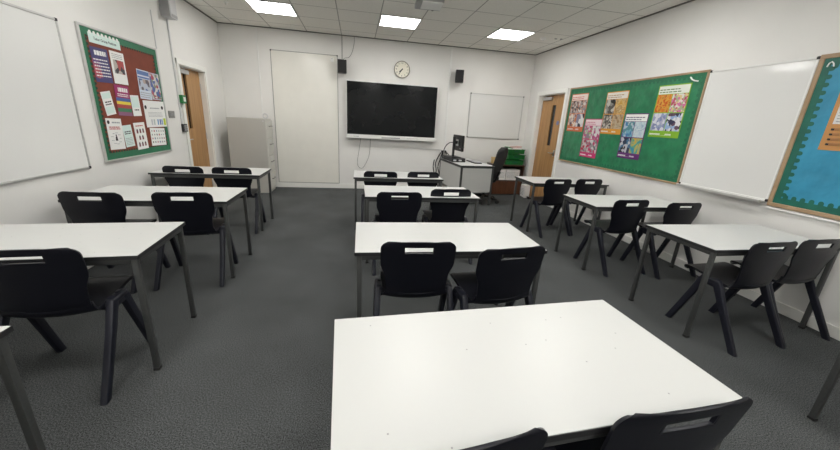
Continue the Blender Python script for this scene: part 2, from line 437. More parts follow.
def shell(us, rows, hole=None, thick=.009):
    # rows: list of (centre y, z, half width, edge lift in y, edge lift in z); us in -1..1
    bm = bmesh.new(); vs = []
    for (y, z, w, ly, lz) in rows:
        vs.append([bm.verts.new((u*w if not isinstance(u, tuple) else u[0], y+ly*abs(u)**2.2, z+lz*abs(u)**2.2)) for u in us])
    for i in range(len(rows)-1):
        for j in range(len(us)-1):
            uc = abs((us[j]+us[j+1])/2); zc = (rows[i][1]+rows[i+1][1])/2
            if hole and hole[0] < zc < hole[1] and uc*(rows[i][2]+rows[i+1][2])/2 < hole[2]: continue
            bm.faces.new((vs[i][j], vs[i][j+1], vs[i+1][j+1], vs[i+1][j]))
    bmesh.ops.recalc_face_normals(bm, faces=bm.faces)
    me = bpy.data.meshes.new('shell_tmp'); bm.to_mesh(me); bm.free()
    o = bpy.data.objects.new('shell_tmp', me); C.objects.link(o)
    s = o.modifiers.new('s', 'SOLIDIFY'); s.thickness = thick; s.offset = 0
    b = o.modifiers.new('b', 'BEVEL'); b.width = .003; b.segments = 2; b.limit_method = 'ANGLE'; b.angle_limit = R(50)
    dg = bpy.context.evaluated_depsgraph_get(); dg.update()
    m2 = bpy.data.meshes.new_from_object(o.evaluated_get(dg))
    bpy.data.objects.remove(o)
    for p in m2.polygons: p.use_smooth = True
    m2.set_sharp_from_angle(angle=R(45))
    return m2

def make_chair(label):
    t = thing('classroom_chair', label, 'chair', (0, 0, 0), 0, 'black plastic classroom chairs')
    us = [-1, -.985, -.95, -.88, -.76, -.60, -.45, -.375, -.2, 0, .2, .375, .45, .60, .76, .88, .95, .985, 1]
    # seat: front lip to the rear bend
    prof = catmull([(.200, .428), (.198, .447), (.180, .460), (.12, .459), (.04, .447), (-.04, .433), (-.10, .421), (-.138, .414), (-.158, .426), (-.168, .452)], 4)
    rows = []
    n = len(prof)
    for i, p in enumerate(prof):
        k = i/(n-1)
        w = .196+.014*math.sin(PI*min(1, k*1.15)) if k < .80 else .199-.018*(k-.80)/.20
        if k < .25: w -= .030*(1-k/.25)**2
        lift = .010*math.sin(PI*min(1, max(0, (k-.1)/.9)))+.030*max(0, (k-.5)/.5)**1.5
        rows.append((p.x, p.y, w, .022*max(0, (k-.6)/.4)**1.5, lift))
    me = shell(us, rows, None, .017); me.materials.append(M['chair'])
    o = bpy.data.objects.new('seat', me); C.objects.link(o); o.parent = t
    # back: rises from the rear bend to a rounded top with a carrying slot
    bprof = catmull([(-.146, .412), (-.160, .430), (-.169, .458), (-.178, .500), (-.184, .55), (-.190, .60), (-.197, .66), (-.206, .72), (-.2125, .76), (-.2175, .790), (-.219, .800)], 5)
    zs = []
    rows = []
    base = [(p.x, p.y) for p in bprof]
    # resample so that rows fall on the slot edges and crowd at the rounded corners
    targets = [.412, .420, .432, .445, .46, .48, .50, .525, .55, .575, .60, .62, .64, .66, .68, .70, .715, .728, .7285, .748, .765, .7655, .772, .778, .784, .789, .7935, .797, .799, .800]
    for z in targets:
        for (ya, za), (yb, zb) in zip(base, base[1:]):
            if za-1e-4 <= z <= zb+1e-4:
                y = ya+(yb-ya)*((z-za)/max(1e-9, zb-za)); break
        if z < .50: w = .172+.010*min(1, (z-.412)/.05)
        elif z < .56: w = .182+.006*(z-.50)/.06
        elif z < .66:
            k = (z-.56)/.10; w = .188+.030*(k*k*(3-2*k))
        else: w = .218+.002*(z-.66)/.14
        r = .045
        if z > .80-r:
            d = z-(.80-r); w = w-r+math.sqrt(max(0, r*r-d*d))
        crown = -.007*max(0, (z-.66)/.14)+.026*max(0, (.47-z)/.058)
        lift = .018
        rows.append((y, z, w, lift, crown))
    us2 = us
    me = shell(us2, rows, (.7283, .7653, .083), .010); me.materials.append(M['chair'])
    o = bpy.data.objects.new('backrest', me); C.objects.link(o); o.parent = t
    # thickened lip round the carrying slot
    l = MB()
    hw, z0, z1 = .083, .7283, .7655
    ring = []
    for k in range(24):
        a = 2*PI*k/24; rx, rz = .012, .010
        cxx = (hw-.006)*(1 if math.cos(a) > 0 else -1); czz = (z0+z1)/2+((z1-z0)/2-.004)*(1 if math.sin(a) > 0 else -1)
        x = cxx+rx*math.cos(a); z = czz+rz*math.sin(a)
        y = -.2105-(z-.747)*.13+.018*abs(x/.214)**2.2
        ring.append((x, y, z))
    rr = .0055; rings = []
    for i in range(24):
        p = Vector(ring[i]); d = (Vector(ring[(i+1) % 24])-Vector(ring[i-1])).normalized()
        a = Vector((0, 1, 0)); b = d.cross(a).normalized()
        rings.append([p+(a*math.cos(q)+b*math.sin(q))*rr for q in [2*PI*k/6 for k in range(6)]])
    rings.append(rings[0]); l.loft(rings, cap=False)
    bmesh.ops.remove_doubles(l.bm, verts=l.bm.verts, dist=1e-6)
    l.build('handle_rim', M['chair'], o, True)
    # legs: splayed pairs that meet in a rounded shoulder at each side of the seat
    def leg(sx, pts):
        # pts: list of (x, y, z, half lateral, half fore-aft)
        b = MB(); rings = []
        for (x, y, z, hx, hy) in pts:
            ring = []
            for k in range(12):
                a = 2*PI*(k+.5)/12; ca, sa = math.cos(a), math.sin(a)
                px = hx*math.copysign(abs(ca)**.45, ca); py = hy*math.copysign(abs(sa)**.45, sa)
                ring.append((sx*x+px, y+py, z))
            rings.append(ring)
        b.loft(rings)
        return b.build('leg', M['chairleg'], t, True)
    for sx in (-1, 1):
        leg(sx, [(.240, .172, 0, .017, .024), (.239, .164, .02, .017, .024), (.232, .058, .31, .018, .027), (.229, .018, .425, .019, .030), (.226, .006, .452, .017, .028), (.216, .002, .463, .010, .018)])
        leg(sx, [(.244, -.322, 0, .017, .024), (.243, -.312, .02, .017, .025), (.234, -.150, .31, .019, .028), (.229, -.090, .425, .020, .031), (.226, -.074, .452, .018, .028), (.216, -.066, .463, .010, .018)])
        MB().box(min(sx*.150, sx*.245), max(sx*.150, sx*.245), -.105, .040, .400, .440, .013, 3).build('shoulder', M['chairleg'], t, True)
        MB().box(min(sx*.200, sx*.246), max(sx*.200, sx*.246), -.100, .036, .425, .460, .012, 3).build('shoulder', M['chairleg'], t, True)
    return t

chairs = [  # back-top midpoint, yaw, label
 (0.230, 0.501, 5.7, 'black plastic chair mostly cropped by the lower edge, left one at the foreground table'),
 (0.850, 0.529, 1.7, 'black plastic chair with half its back in view, right one at the foreground table'),
 (0.355, 1.752, -2.4, 'black plastic chair seen square from behind, left of the pair just beyond the foreground table'),
 (0.890, 1.644, 7.6, 'black plastic chair turned slightly, right of the pair just beyond the foreground table'),
 (0.412, 3.118, 1.6, 'black plastic chair pulled back, left of the pair at the third middle table'),
 (0.978, 3.314, 1.6, 'black plastic chair pushed in, right of the pair at the third middle table'),
 (0.318, 4.409, -0.6, 'black plastic chair, left of the two at the table below the screen'),
 (0.904, 4.477, 3.4, 'black plastic chair, right of the two at the table below the screen'),
 (-1.502, 1.708, 3.5, 'black plastic chair filling the left edge at the table below the left whiteboard'),
 (-2.008, 2.918, -2.4, 'black plastic chair closest to the left wall at the table under the notice board'),
 (-1.388, 2.958, 3.5, 'black plastic chair on the aisle side at the table under the notice board'),
 (-1.998, 4.365, -2.5, 'black plastic chair nearer the left wall at the table before the filing cabinet'),
 (-1.472, 4.379, 1.4, 'black plastic chair on the aisle side at the table before the filing cabinet'),
 (2.850, 1.678, 3.6, 'black plastic chair on the aisle side at the table below the right wall whiteboard'),
 (3.368, 1.724, 2.7, 'black plastic chair cut by the right edge, beside the wall below the right whiteboard'),
 (2.828, 2.936, 3.6, 'black plastic chair on the aisle side at the second right table from the oak door'),
 (3.380, 2.838, 2.6, 'black plastic chair by the wall at the second right table from the oak door'),
 (2.758, 4.174, 7.4, 'black plastic chair on the aisle side at the right table nearest the green trays'),
 (3.294, 4.251, 4.4, 'black plastic chair by the wall at the right table nearest the green trays'),
]
cp = None
for x, y, a, lb in chairs:
    a = R(a); loc = (x-.22*math.sin(a), y+.22*math.cos(a), 0)
    if cp is None: cp = make_chair(lb); cp.location = loc; cp.rotation_euler = (0, 0, a)
    else: dup(cp, loc, a, lb)

# ------------------------------------------------------------------ whiteboards
def adj(side, u, z, w, h, d):
    # a board measured on the wall plane, brought to the plane of its own front face
    D_ = {'L': -XL, 'R': XR, 'B': YB}[side]; k = (D_-d)/D_
    at = {'L': at_left, 'R': at_right, 'B': at_back}[side]
    return at(u*k, 1.4536+(z-1.4536)*k), w*k, h*k
def whiteboard(label, place, w, h, surf='board', fr=.018, rail=False, corners=(0, 1, 2, 3), d=.02, frame_m='alu'):
    (loc, rz) = place
    t = thing('whiteboard', label, 'whiteboard', loc, rz)      # origin: lower left corner as seen
    MB().box(0, w, -d*.7, 0, 0, h).build('surface', M[surf], t)
    f = MB()
    f.box(0, w, -d, -.001, 0, fr, .003).box(0, w, -d, -.001, h-fr, h, .003).box(0, fr, -d, -.001, fr, h-fr, .003).box(w-fr, w, -d, -.001, fr, h-fr, .003)
    f.build('frame', M[frame_m], t)
    cs = [(0, 0), (w, 0), (0, h), (w, h)]
    for k in corners:
        x, z = cs[k]; sx = 1 if x == 0 else -1; sz = 1 if z == 0 else -1; q = .022
        MB().box(min(x-sx*.003, x+sx*q), max(x-sx*.003, x+sx*q), -d-.003, 0, min(z-sz*.003, z+sz*q), max(z-sz*.003, z+sz*q), .006).build('corner_cap', M['black'], t)
    if rail:
        MB().box(.02, w-.02, -.075, -.001, -.018, -.002, .003).box(.02, w-.02, -.078, -.070, -.018, .008, .002).build('pen_rail', M['alu'], t)
    return t
whiteboard('large whiteboard in the corner of the left wall, cut off by the left edge', *(at_left(1.20, .874), 2.397, 1.2135))
whiteboard('small whiteboard on the back wall above the teacher desk', *(at_back(2.365, 1.181), 1.210, .903))
whiteboard('whiteboard on the right wall between the green and blue display boards', *(at_right(3.2826, .928), .8987, 1.207), corners=(0, 1, 2, 3), rail=True, frame_m='whiteplastic')
whiteboard('tall blank cream panel on the back wall left of the screen', at_back(-1.556, .0995), 1.2125, 2.464, surf='panel', fr=.012, corners=(2, 3), d=.014, frame_m='dull_alu')

# ------------------------------------------------------------------ display boards
def scallops(w, h, b, tooth, pitch, y0, y1):
    m = MB()
    m.box(0, w, y0, y1, 0, b).box(0, w, y0, y1, h-b, h).box(0, b, y0, y1, b, h-b).box(w-b, w, y0, y1, b, h-b)
    tw = pitch*.58
    def tth(x, z, dx, dz):
        pts = []
        for a in range(0, 181, 30):
            u, v = math.cos(R(a))*tw/2, math.sin(R(a))*tooth*.5+tooth*.5
            pts.append((u, v))
        pts = [(tw/2, -.002)]+pts+[(-tw/2, -.002)]
        m.poly([(x+(u if dz else v*dx), z+(v*dz if dz else u)) for u, v in pts], y0, y1)
    k = b+pitch/2
    while k < w-b:
        tth(k, b, 0, 1); tth(k, h-b, 0, -1); k += pitch
    k = b+pitch/2
    while k < h-b:
        tth(b, k, 1, 0); tth(w-b, k, -1, 0); k += pitch
    return m
def display_board(label, place, w, h, back, trim, frame, fr, b, tooth=.028, pitch=.055):
    loc, rz = place
    t = thing('display_board', label, 'display board', loc, rz)
    MB().box(fr*.5, w-fr*.5, -.014, 0, fr*.5, h-fr*.5).build('backing', M[back], t)
    f = MB()
    f.box(0, w, -.024, -.001, 0, fr, .004).box(0, w, -.024, -.001, h-fr, h, .004).box(0, fr, -.024, -.001, fr, h-fr, .004).box(w-fr, w, -.024, -.001, fr, h-fr, .004)
    f.build('frame', M[frame], t)
    s = scallops(w-2*fr, h-2*fr, b, tooth, pitch, -.0165, -.0145).build('scalloped_border', M[trim], t, loc=(fr, 0, fr))
    return t
LB = display_board('rust red notice board with green border and many leaflets on the left wall', *(at_left(3.806, .895), 1.2505, 1.224), 'red_felt', 'shade_green', 'alu', .022, .056, .024, .042)  # scallops near-black: tooth shadow painted into the border colour
f = MB(); w, h = 1.2505-.044, 1.224-.044; f.box(0, w, -.0145, -.0135, 0, .062).box(0, w, -.0145, -.0135, h-.062, h).box(0, .05, -.0145, -.0135, .06, h-.06).box(w-.05, w, -.0145, -.0135, .06, h-.06)
f.build('green_border', M['green_trim'], LB, loc=(.022, -.0025, .022))
GB = display_board('long green display board with five posters on the right wall', *(at_right(5.765, .908), 2.476, 1.242), 'green_felt', 'green_trim', 'frame_wood', .023, .035, .025, .06)
BB = display_board('blue display board with green scalloped border at the right edge', *(at_right(2.380, .897), 1.60, 1.248), 'blue_paper', 'teal_trim', 'frame_wood', .034, .050, .032, .060)
MB().tube([(2.265, -.018, 1.187), (2.29, -.019, 1.162), (2.325, -.019, 1.145), (2.37, -.018, 1.136)], .0075, 6).build('curved_strip', M['tape'], GB)  # thin whitish curve near the board's upper right corner
MB().tube([(.062, -.018, 1.150), (.070, -.02, 1.176), (.085, -.02, 1.186), (.098, -.02, 1.172), (.104, -.018, 1.148)], .005, 6).build('curved_strip', M['tape'], BB)  # thin whitish hook at the board's upper left corner
# the thin white ledge below the boards on the right wall
tag(MB().box(0, 1.60, -.03, -.001, 0, .016, .003).build('wall_ledge', M['whiteplastic'], loc=(XR, 2.378, .872), rot=(0, 0, -PI/2)), 'thin white ledge along the wall under the blue display board', 'ledge')

# ------------------------------------------------------------------ posters on the green board
VIO = (.12, .02, .16); ORA = (.75, .24, .02); MAG = (.55, .03, .16); GRN = (.22, .45, .02); RED = (.70, .10, .05)
def grid_poster(label, y, z, w, h, back, head, quads, titlecol, footcol):
    (loc, rz), w, h = adj('R', y, z, w, h, .0175); loc = (XR-.0175, loc[1], loc[2])
    t = thing('poster', label, 'poster', loc, rz, 'posters on the green display board')
    MB().box(-w/2, w/2, -.0015, 0, -h/2, h/2).build('sheet', back, t)
    hh = h*.17
    tp_ = MB().box(-w/2+.012, w/2-.012, -.0025, -.001, h/2-hh, h/2-.012).build('title_panel', head, t)
    b = MB()
    for k, (a, c) in enumerate([(.03, .62), (.03, .45)]):
        zz = h/2-hh+.016+k*.028
        n = random.randint(5, 7); x = -w/2+.025
        for j in range(n):
            ln = random.uniform(.025, .06)
            if x+ln > w/2-.03: break
            b.box(x, x+ln, -.0032, -.002, zz, zz+.011); x += ln+.010
    b.build('title_lettering', titlecol, tp_)
    gap = .010; pw = (w-.024-gap)/2; fh = h*.12; ph = (h-hh-fh-gap*2)/2
    for j, m in enumerate(quads):
        cx = -w/2+.012+pw/2+(j % 2)*(pw+gap); cz = h/2-hh-gap/2-ph/2-(j//2)*(ph+gap)
        MB().box(-pw/2, pw/2, -.001, .0, -ph/2, ph/2).build('picture', m, t, loc=(cx, -.0015, cz))
    b = MB(); zz = -h/2+fh*.40
    for x0, x1 in ((-w/2+.02, -w/2+.02+w*.33), (.03, .03+w*.18)):
        while x0 < x1: b.box(x0, x0+.011, -.0025, -.001, zz, zz+.016); x0 += .014
        b.box(-w/2+.02, .04+w*.18, -.0022, -.001, zz-.006, zz-.003)
    b.build('foot_lettering', footcol, t)
    return t
W_ = (.78, .76, .70); K_ = (.02, .02, .03)
pm = picture_mat
grid_poster('orange bordered poster nearest the oak door on the green board', 5.483, 1.740, .44, .610, flat('poster_orange_red', (.62, .16, .06)), flat('poster_peach', (.80, .70, .66)),
    [pm('pic_grey_gear', [(.05, .04, .05), (.25, .2, .2), (.6, .55, .5), (.4, .25, .2)], 34, 1), pm('pic_machine', [(.1, .08, .08), (.5, .3, .25), (.7, .65, .6), (.3, .3, .32)], 30, 2),
     pm('pic_orange_mix', [(.6, .2, .05), (.8, .7, .6), (.15, .08, .1), (.5, .4, .4)], 26, 3), pm('pic_lens', [(.03, .03, .05), (.7, .7, .75), (.25, .25, .35), (.8, .8, .8)], 14, 4)], flat('poster_red_ink', (.6, .08, .05)), M['paper'])
grid_poster('magenta bordered poster hanging lowest on the left half of the green board', 5.015, 1.342, .40, .60, flat('poster_magenta', MAG), flat('poster_pink', (.80, .66, .70)),
    [pm('pic_pink_green', [(.65, .6, .62), (.35, .5, .2), (.6, .1, .25), (.3, .25, .3)], 30, 5), pm('pic_white_flowers', [(.75, .72, .72), (.5, .1, .25), (.4, .35, .38), (.8, .8, .78)], 24, 6),
     pm('pic_red_mix', [(.5, .03, .08), (.65, .6, .6), (.25, .2, .25), (.4, .4, .4)], 30, 7), pm('pic_grey_mix', [(.35, .33, .35), (.7, .7, .7), (.6, .05, .15), (.2, .2, .22)], 24, 8)], flat('poster_magenta_ink', (.5, .03, .14)), M['paper'])
grid_poster('golden orange poster with brown pictures, top middle of the green board', 4.609, 1.725, .43, .595, flat('poster_orange', (.72, .32, .03)), flat('poster_cream', (.79, .76, .70)),
    [pm('pic_monochrome', [(.03, .03, .03), (.12, .11, .1), (.6, .58, .52), (.3, .3, .28)], 18, 9), pm('pic_gold', [(.62, .34, .06), (.75, .55, .25), (.45, .25, .08), (.8, .7, .45)], 10, 10, 'noise'),
     pm('pic_wire', [(.08, .08, .08), (.5, .48, .44), (.25, .22, .2), (.7, .65, .58)], 40, 11), pm('pic_brown', [(.22, .14, .09), (.45, .3, .16), (.6, .5, .36), (.3, .2, .12)], 10, 12, 'noise')], flat('poster_brown_ink', (.45, .25, .1)), M['paper'])
grid_poster('dark violet bordered poster with blue pictures, lower middle of the green board', 4.165, 1.416, .40, .60, flat('poster_violet', VIO), M['paper'],
    [pm('pic_blue_bubbles', [(.08, .25, .5), (.2, .45, .6), (.5, .6, .7), (.12, .3, .35)], 26, 13), pm('pic_pale_blue', [(.35, .5, .65), (.55, .66, .75), (.7, .78, .8), (.25, .4, .6)], 12, 14, 'noise'),
     pm('pic_dark_swirl', [(.02, .02, .03), (.03, .05, .1), (.6, .6, .65), (.08, .2, .35)], 22, 15), pm('pic_rainbow', [(.05, .25, .55), (.08, .40, .30), (.7, .5, .1), (.6, .15, .05)], 9, 16, 'noise')], flat('poster_dark_ink', (.1, .05, .15)), M['paper'])
grid_poster('lime green bordered poster with candy pictures at the near end of the green board', 3.690, 1.733, .435, .610, flat('poster_lime', GRN), flat('poster_pale_lime', (.74, .77, .70)),
    [pm('pic_orange_candy', [(.55, .05, .02), (.70, .20, .03), (.75, .42, .08), (.40, .03, .02)], 14, 17, 'noise'), pm('pic_sweets', [(.8, .75, .7), (.7, .2, .4), (.55, .1, .15), (.75, .6, .3), (.4, .5, .3)], 38, 18),
     pm('pic_lilac_grid', [(.5, .5, .65), (.25, .28, .5), (.75, .75, .82), (.35, .4, .6)], 26, 19), pm('pic_photos', [(.8, .8, .82), (.15, .08, .12), (.35, .5, .75), (.6, .62, .7), (.05, .05, .1)], 26, 20)], flat('poster_green_ink', (.12, .2, .06)), M['paper'])
# the pencil poster on the blue board
(loc, rz) = at_right(2.178, 1.413, .0175)
t = thing('poster', 'orange framed poster with a row of brown pencils on the blue board', 'poster', loc, rz)
MB().box(0, .50, -.0015, 0, 0, .62).build('sheet', flat('poster_tan', (.55, .27, .09)), t)
MB().box(.03, .47, -.0028, -.001, .41, .58).build('photo', pm('pic_purple', [(.18, .01, .08), (.4, .03, .16), (.1, .01, .05), (.5, .1, .2)], 9, 21, 'noise'), t)
tpn = MB().box(.03, .47, -.0028, -.001, .20, .40).build('text_panel', flat('poster_grey_white', (.70, .70, .70)), t)
b = MB()
for k in range(8):
    zz = .215+k*.022; x = .045
    while x < .44:
        ln = random.uniform(.02, .06); b.box(x, min(.455, x+ln), -.0034, -.002, zz, zz+.007); x += ln+.009
b.build('text_lines', M['greyink'], tpn)
for k in range(4):
    zz = .045+k*.038
    pn = MB().box(.055, .45, -.006, -.001, zz-.011, zz+.011, .004).build('pencil', flat('pencil_brown', (.36, .17, .06)), t)
    MB().box(.035, .056, -.005, -.001, zz-.008, zz+.008, .003).build('pencil_tip', M['ink'], pn)

# ------------------------------------------------------------------ leaflets on the left notice board
def sheet(name, label, y, z, w, h, ang, base, cat='leaflet', lift=0.):
    loc, rz = at_left(y, z, .0180+lift)
    t = thing(name, label, cat, loc, 0, 'leaflets on the left notice board')
    t.rotation_euler = Matrix.Rotation(PI/2, 4, 'Z').to_euler()
    t.rotation_euler = (Matrix.Rotation(PI/2, 3, 'Z') @ Matrix.Rotation(R(-ang), 3, 'Y')).to_euler()
    MB().box(-w/2, w/2, -.001, 0, -h/2, h/2).build('sheet', base, t)
    return t
def lines(b, x0, x1, z0, z1, n, fill=.5, d=.0016):
    st = (z1-z0)/n
    for k in range(n):
        x = x0
        while x < x1-.006:
            ln = random.uniform(.012, .035); b.box(x, min(x1, x+ln), -d, -.0008, z0+k*st, z0+k*st+st*fill); x += ln+.006
    return b
t = sheet('banner', 'pale mint title banner with a scalloped top on the notice board', 4.140, 2.022, .44, .085, 0, M['palegreen'], 'banner')
b = MB()
for k in range(8): b.lathe([(.001, -.0005), (.017, -.0005), (.017, .0012), (.001, .0012)], 12, 'y', -.19+k*.054, -.0002, .045)
b.build('scalloped_edge', M['paper'], t)
text_part('title', 'Tutor Group Notices', .036, M['ink'], t, (0, -.0012, -.002))
t = sheet('poster', 'purple and navy poster below the mint banner on the notice board', 4.025, 1.795, .234, .305, 1, flat('poster_navy', (.05, .045, .16)), 'poster')
MB().box(-.117, -.02, -.0014, -.0008, -.12, .05).build('red_photo', pm('pic_redblue', [(.35, .03, .08), (.55, .12, .15), (.1, .06, .2), (.2, .1, .3)], 8, 22, 'noise'), t)
lines(MB(), -.07, .09, .085, .13, 1, .9).build('title_lettering', M['paper'], t)
lines(MB(), -.10, .10, -.10, .07, 6, .35).build('text_lines', M['paper'], t)
t = sheet('flyer', 'white flyer with a grey photograph beside the purple poster', 4.276, 1.801, .216, .305, -.5, M['paper'], 'flyer')
MB().box(-.075, .085, -.0014, -.0008, -.055, .075).build('photo', pm('pic_street', [(.06, .06, .07), (.3, .3, .3), (.55, .5, .45), (.5, .1, .1)], 16, 23), t)
lines(MB(), -.08, .08, .09, .14, 3, .4).build('text_lines', M['greyink'], t)
t = sheet('leaflet', 'small tilted mint and white leaflet at the left side of the notice board', 4.009, 1.452, .142, .219, 9, M['paper'])
MB().box(-.06, .06, -.0014, -.0008, -.095, -.03).box(-.06, .06, -.0014, -.0008, .045, .095).build('mint_block', M['palegreen'], t)
lines(MB(), -.045, .045, -.015, .03, 2, .5).build('text_lines', M['ink'], t)
t = sheet('poster', 'rainbow striped poster in the middle of the notice board', 4.248, 1.486, .226, .298, -2, flat('poster_plum', (.32, .015, .12)), 'poster')
for (z0, z1, c, nm) in [(-.149, -.115, (.25, .10, .20), 'mauve'), (-.113, -.075, (.04, .20, .10), 'green'), (-.073, -.04, (.40, .06, .05), 'red'), (-.038, -.008, (.75, .60, .06), 'yellow'), (-.006, .026, (.06, .12, .34), 'blue')]:
    MB().box(-.11, .113, -.0014, -.0008, z0, z1).build('stripe', flat('stripe_'+nm, c), t)
lines(MB(), -.06, .09, .085, .13, 1, .9).build('title_lettering', M['paper'], t)
lines(MB(), -.08, .09, .04, .075, 2, .5).build('text_lines', M['paper'], t)
t = sheet('leaflet', 'small mint and white leaflet right of the rainbow striped poster', 4.448, 1.443, .150, .217, 1.5, M['paper'])
MB().box(-.065, .06, -.0014, -.0008, -.02, .095).build('mint_block', M['palegreen'], t)
lines(MB(), -.04, .04, -.05, -.03, 1, .6).build('text_lines', M['ink'], t)
t = sheet('poster', 'blue and white poster with figures on the right half of the notice board', 4.682, 1.677, .232, .312, -2, flat('poster_pale_blue', (.62, .68, .78)), 'poster')
MB().box(-.10, .10, -.0014, -.0008, -.06, .06).build('photo', pm('pic_people_blue', [(.12, .18, .4), (.55, .6, .7), (.15, .12, .15), (.5, .4, .35)], 22, 24), t)
b = MB().box(-.11, .11, -.0014, -.0008, .10, .145).box(-.11, .11, -.0014, -.0008, .066, .085); b.build('title_block', flat('poster_blue', (.10, .18, .42)), t)
lines(MB(), -.10, .10, -.14, -.07, 3, .4).build('text_lines', M['greyink'], t)
t = sheet('poster', 'red white and blue comic style poster at the right edge of the notice board', 4.905, 1.674, .200, .300, -1, flat('poster_paleviolet', (.55, .5, .62)), 'poster')
MB().box(-.095, .095, -.0014, -.0008, -.14, .14).build('picture', pm('pic_comic', [(.5, .06, .1), (.75, .72, .7), (.10, .15, .4), (.25, .3, .2), (.6, .6, .62)], 26, 25), t)
t = sheet('poster', 'wide white poster with small coloured figures on the notice board', 4.808, 1.358, .439, .300, 0, M['paper'], 'poster')
for x in (-.185, .165):
    MB().lathe([(.001, 0), (.022, 0), (.022, .0016), (.001, .0016)], 14, 'y', x, 0, .075).build('emblem', M['ink'], t)
lines(MB(), -.10, .10, .06, .085, 1, .5).build('title_lettering', M['greyink'], t)
lines(MB(), -.15, .15, -.03, .03, 4, .3).build('text_lines', M['greyink'], t)
for k, (x, c) in enumerate([(-.10, (.5, .5, .55)), (-.05, (.45, .5, .5)), (.03, (.15, .3, .55)), (.08, (.1, .15, .4)), (.12, (.2, .35, .6))]):
    MB().box(x-.014, x+.014, -.0016, -.0008, -.125, -.06).build('figure', flat('figure_%d' % k, c), t)
MB().box(.155, .205, -.0016, -.0008, -.13, -.05).build('lime_block', flat('lime', (.55, .65, .05)), t)
t = sheet('poster', 'white poster with a black figure in a ring of text on the notice board', 4.026, 1.158, .228, .303, -1.5, M['paper'], 'poster')
MB().lathe([(.001, 0), (.018, 0), (.018, .0016), (.001, .0016)], 14, 'y', -.08, 0, .115).build('emblem', M['ink'], t)
lines(MB(), -.03, .09, .105, .125, 1, .7).build('title_lettering', M['greyink'], t)
lines(MB(), -.08, .08, .045, .08, 2, .6).build('red_lettering', flat('red_ink', (.5, .06, .08)), t)
MB().lathe([(.001, 0), (.009, 0), (.009, .0016), (.001, .0016)], 12, 'y', 0, 0, -.012).poly([(-.018, -.065), (.018, -.065), (.010, -.022), (-.010, -.022)], -.0016, -.0008).build('figure', M['ink'], t)
b = MB()
for k in range(9):
    a = 2*PI*k/9; lines(b, .062*math.cos(a)-.018, .062*math.cos(a)+.018, -.04+.055*math.sin(a)-.006, -.04+.055*math.sin(a)+.006, 1, .5)
b.build('text_lines', M['greyink'], t)
t = sheet('leaflet', 'small mint leaflet between the black figure poster and the icon sheet', 4.222, 1.130, .150, .223, 3.5, M['palegreen'])
lines(MB(), -.055, .055, .02, .06, 2, .5).build('text_lines', M['ink'], t)
lines(MB(), -.06, .06, -.09, -.01, 5, .35).build('small_text', M['greyink'], t)
t = sheet('sheet_of_portraits', 'white sheet with rows of dark little portraits at the bottom of the notice board', 4.443, 1.120, .205, .290, 2, M['paper'], 'leaflet')
for r_ in range(3):
    for c_ in range(3 if r_ != 1 else 2):
        x = (-.055+c_*.055) if r_ != 1 else (-.028+c_*.056); z = .055-r_*.072
        pb = MB().box(x-.014, x+.014, -.0016, -.0008, z-.024, z+.012).build('portrait', flat('portrait_maroon', (.16, .03, .05)), t)
        MB().lathe([(.001, 0), (.010, 0), (.010, .002), (.001, .002)], 10, 'y', x, 0, z+.014).build('portrait_head', M['ink'], pb)
lines(MB(), -.07, .07, .105, .125, 1, .5).build('text_lines', flat('red_ink', (.5, .06, .08)), t)
t = sheet('icon_chart', 'white sheet with a grid of small icons at the lower right of the notice board', 4.790, 1.093, .318, .205, -2, M['paper'], 'leaflet')
ics = [(.15, .15, .18), (.45, .12, .15), (.2, .25, .35), (.3, .3, .3), (.1, .1, .1)]
for r_ in range(4):
    for c_ in range(6):
        x, z = -.125+c_*.05, .068-r_*.043; s = random.uniform(.008, .013)
        MB().lathe([(.001, 0), (s, 0), (s, .0016), (.001, .0016)], 10, 'y', x, 0, z).build('icon', flat('icon_%d' % ((r_*3+c_) % 5), ics[(r_*3+c_) % 5]), t)

# ------------------------------------------------------------------ left wall fittings
t = thing('wall_unit', 'pale grey box unit mounted high on the left wall above the door', 'wall unit', (XL, 5.335, 2.535), PI/2)
MB().box(0, .17, -.12, .003, 0, .36, .008).build('housing', M['lightgrey'], t)
MB().box(-.008, 0, -.112, -.005, .010, .350, .003).build('end_cap', M['greyplastic'], t)
MB().box(.015, .155, -.125, -.12, .012, .045, .002).build('grille', M['greyplastic'], t)
tag(MB().box(-.011, .011, -.018, .002, 0, 1.335, .002).build('cable_conduit', M['lightgrey'], loc=(XL, 5.462, 1.20), rot=(0, 0, PI/2)), 'long thin conduit running down the left wall from the grey box unit', 'conduit')
tag(MB().box(-.005, .005, -.009, .002, 0, .42, .002).build('cable_conduit', M['lightgrey'], loc=(XL, 5.10, 2.125), rot=(0, 0, PI/2)), 'short thin conduit above the right corner of the notice board', 'conduit')
t = thing('door_release', 'green emergency door release box beside the left door', 'door release', (XL+.001, 5.525, 1.563), PI/2)
MB().box(-.062, .055, -.055, 0, -.055, .055, .006).build('housing', M['green_plastic'], t)
MB().box(-.030, .030, -.058, -.054, -.03, .03, .002).build('call_plate', M['whiteplastic'], t)
t = thing('light_switch', 'grey metal light switch plate right of the notice board', 'light switch', (XL-.002, 5.219, 1.357), PI/2)
MB().box(-.075, .075, -.012, 0, -.045, .045, .003).build('plate', mat('pewter_plate', (.30, .30, .29), .35, metal=.6), t)
for x in (-.035, 0, .035): MB().box(x-.011, x+.011, -.019, -.011, -.02, .02, .002).build('rocker', M['greyplastic'], t)
t = thing('keypad', 'small black keypad below the green release box', 'keypad', (XL-.002, 5.505, 1.177), PI/2)
MB().box(-.06, .06, -.03, 0, -.055, .055, .005).build('housing', M['black'], t)
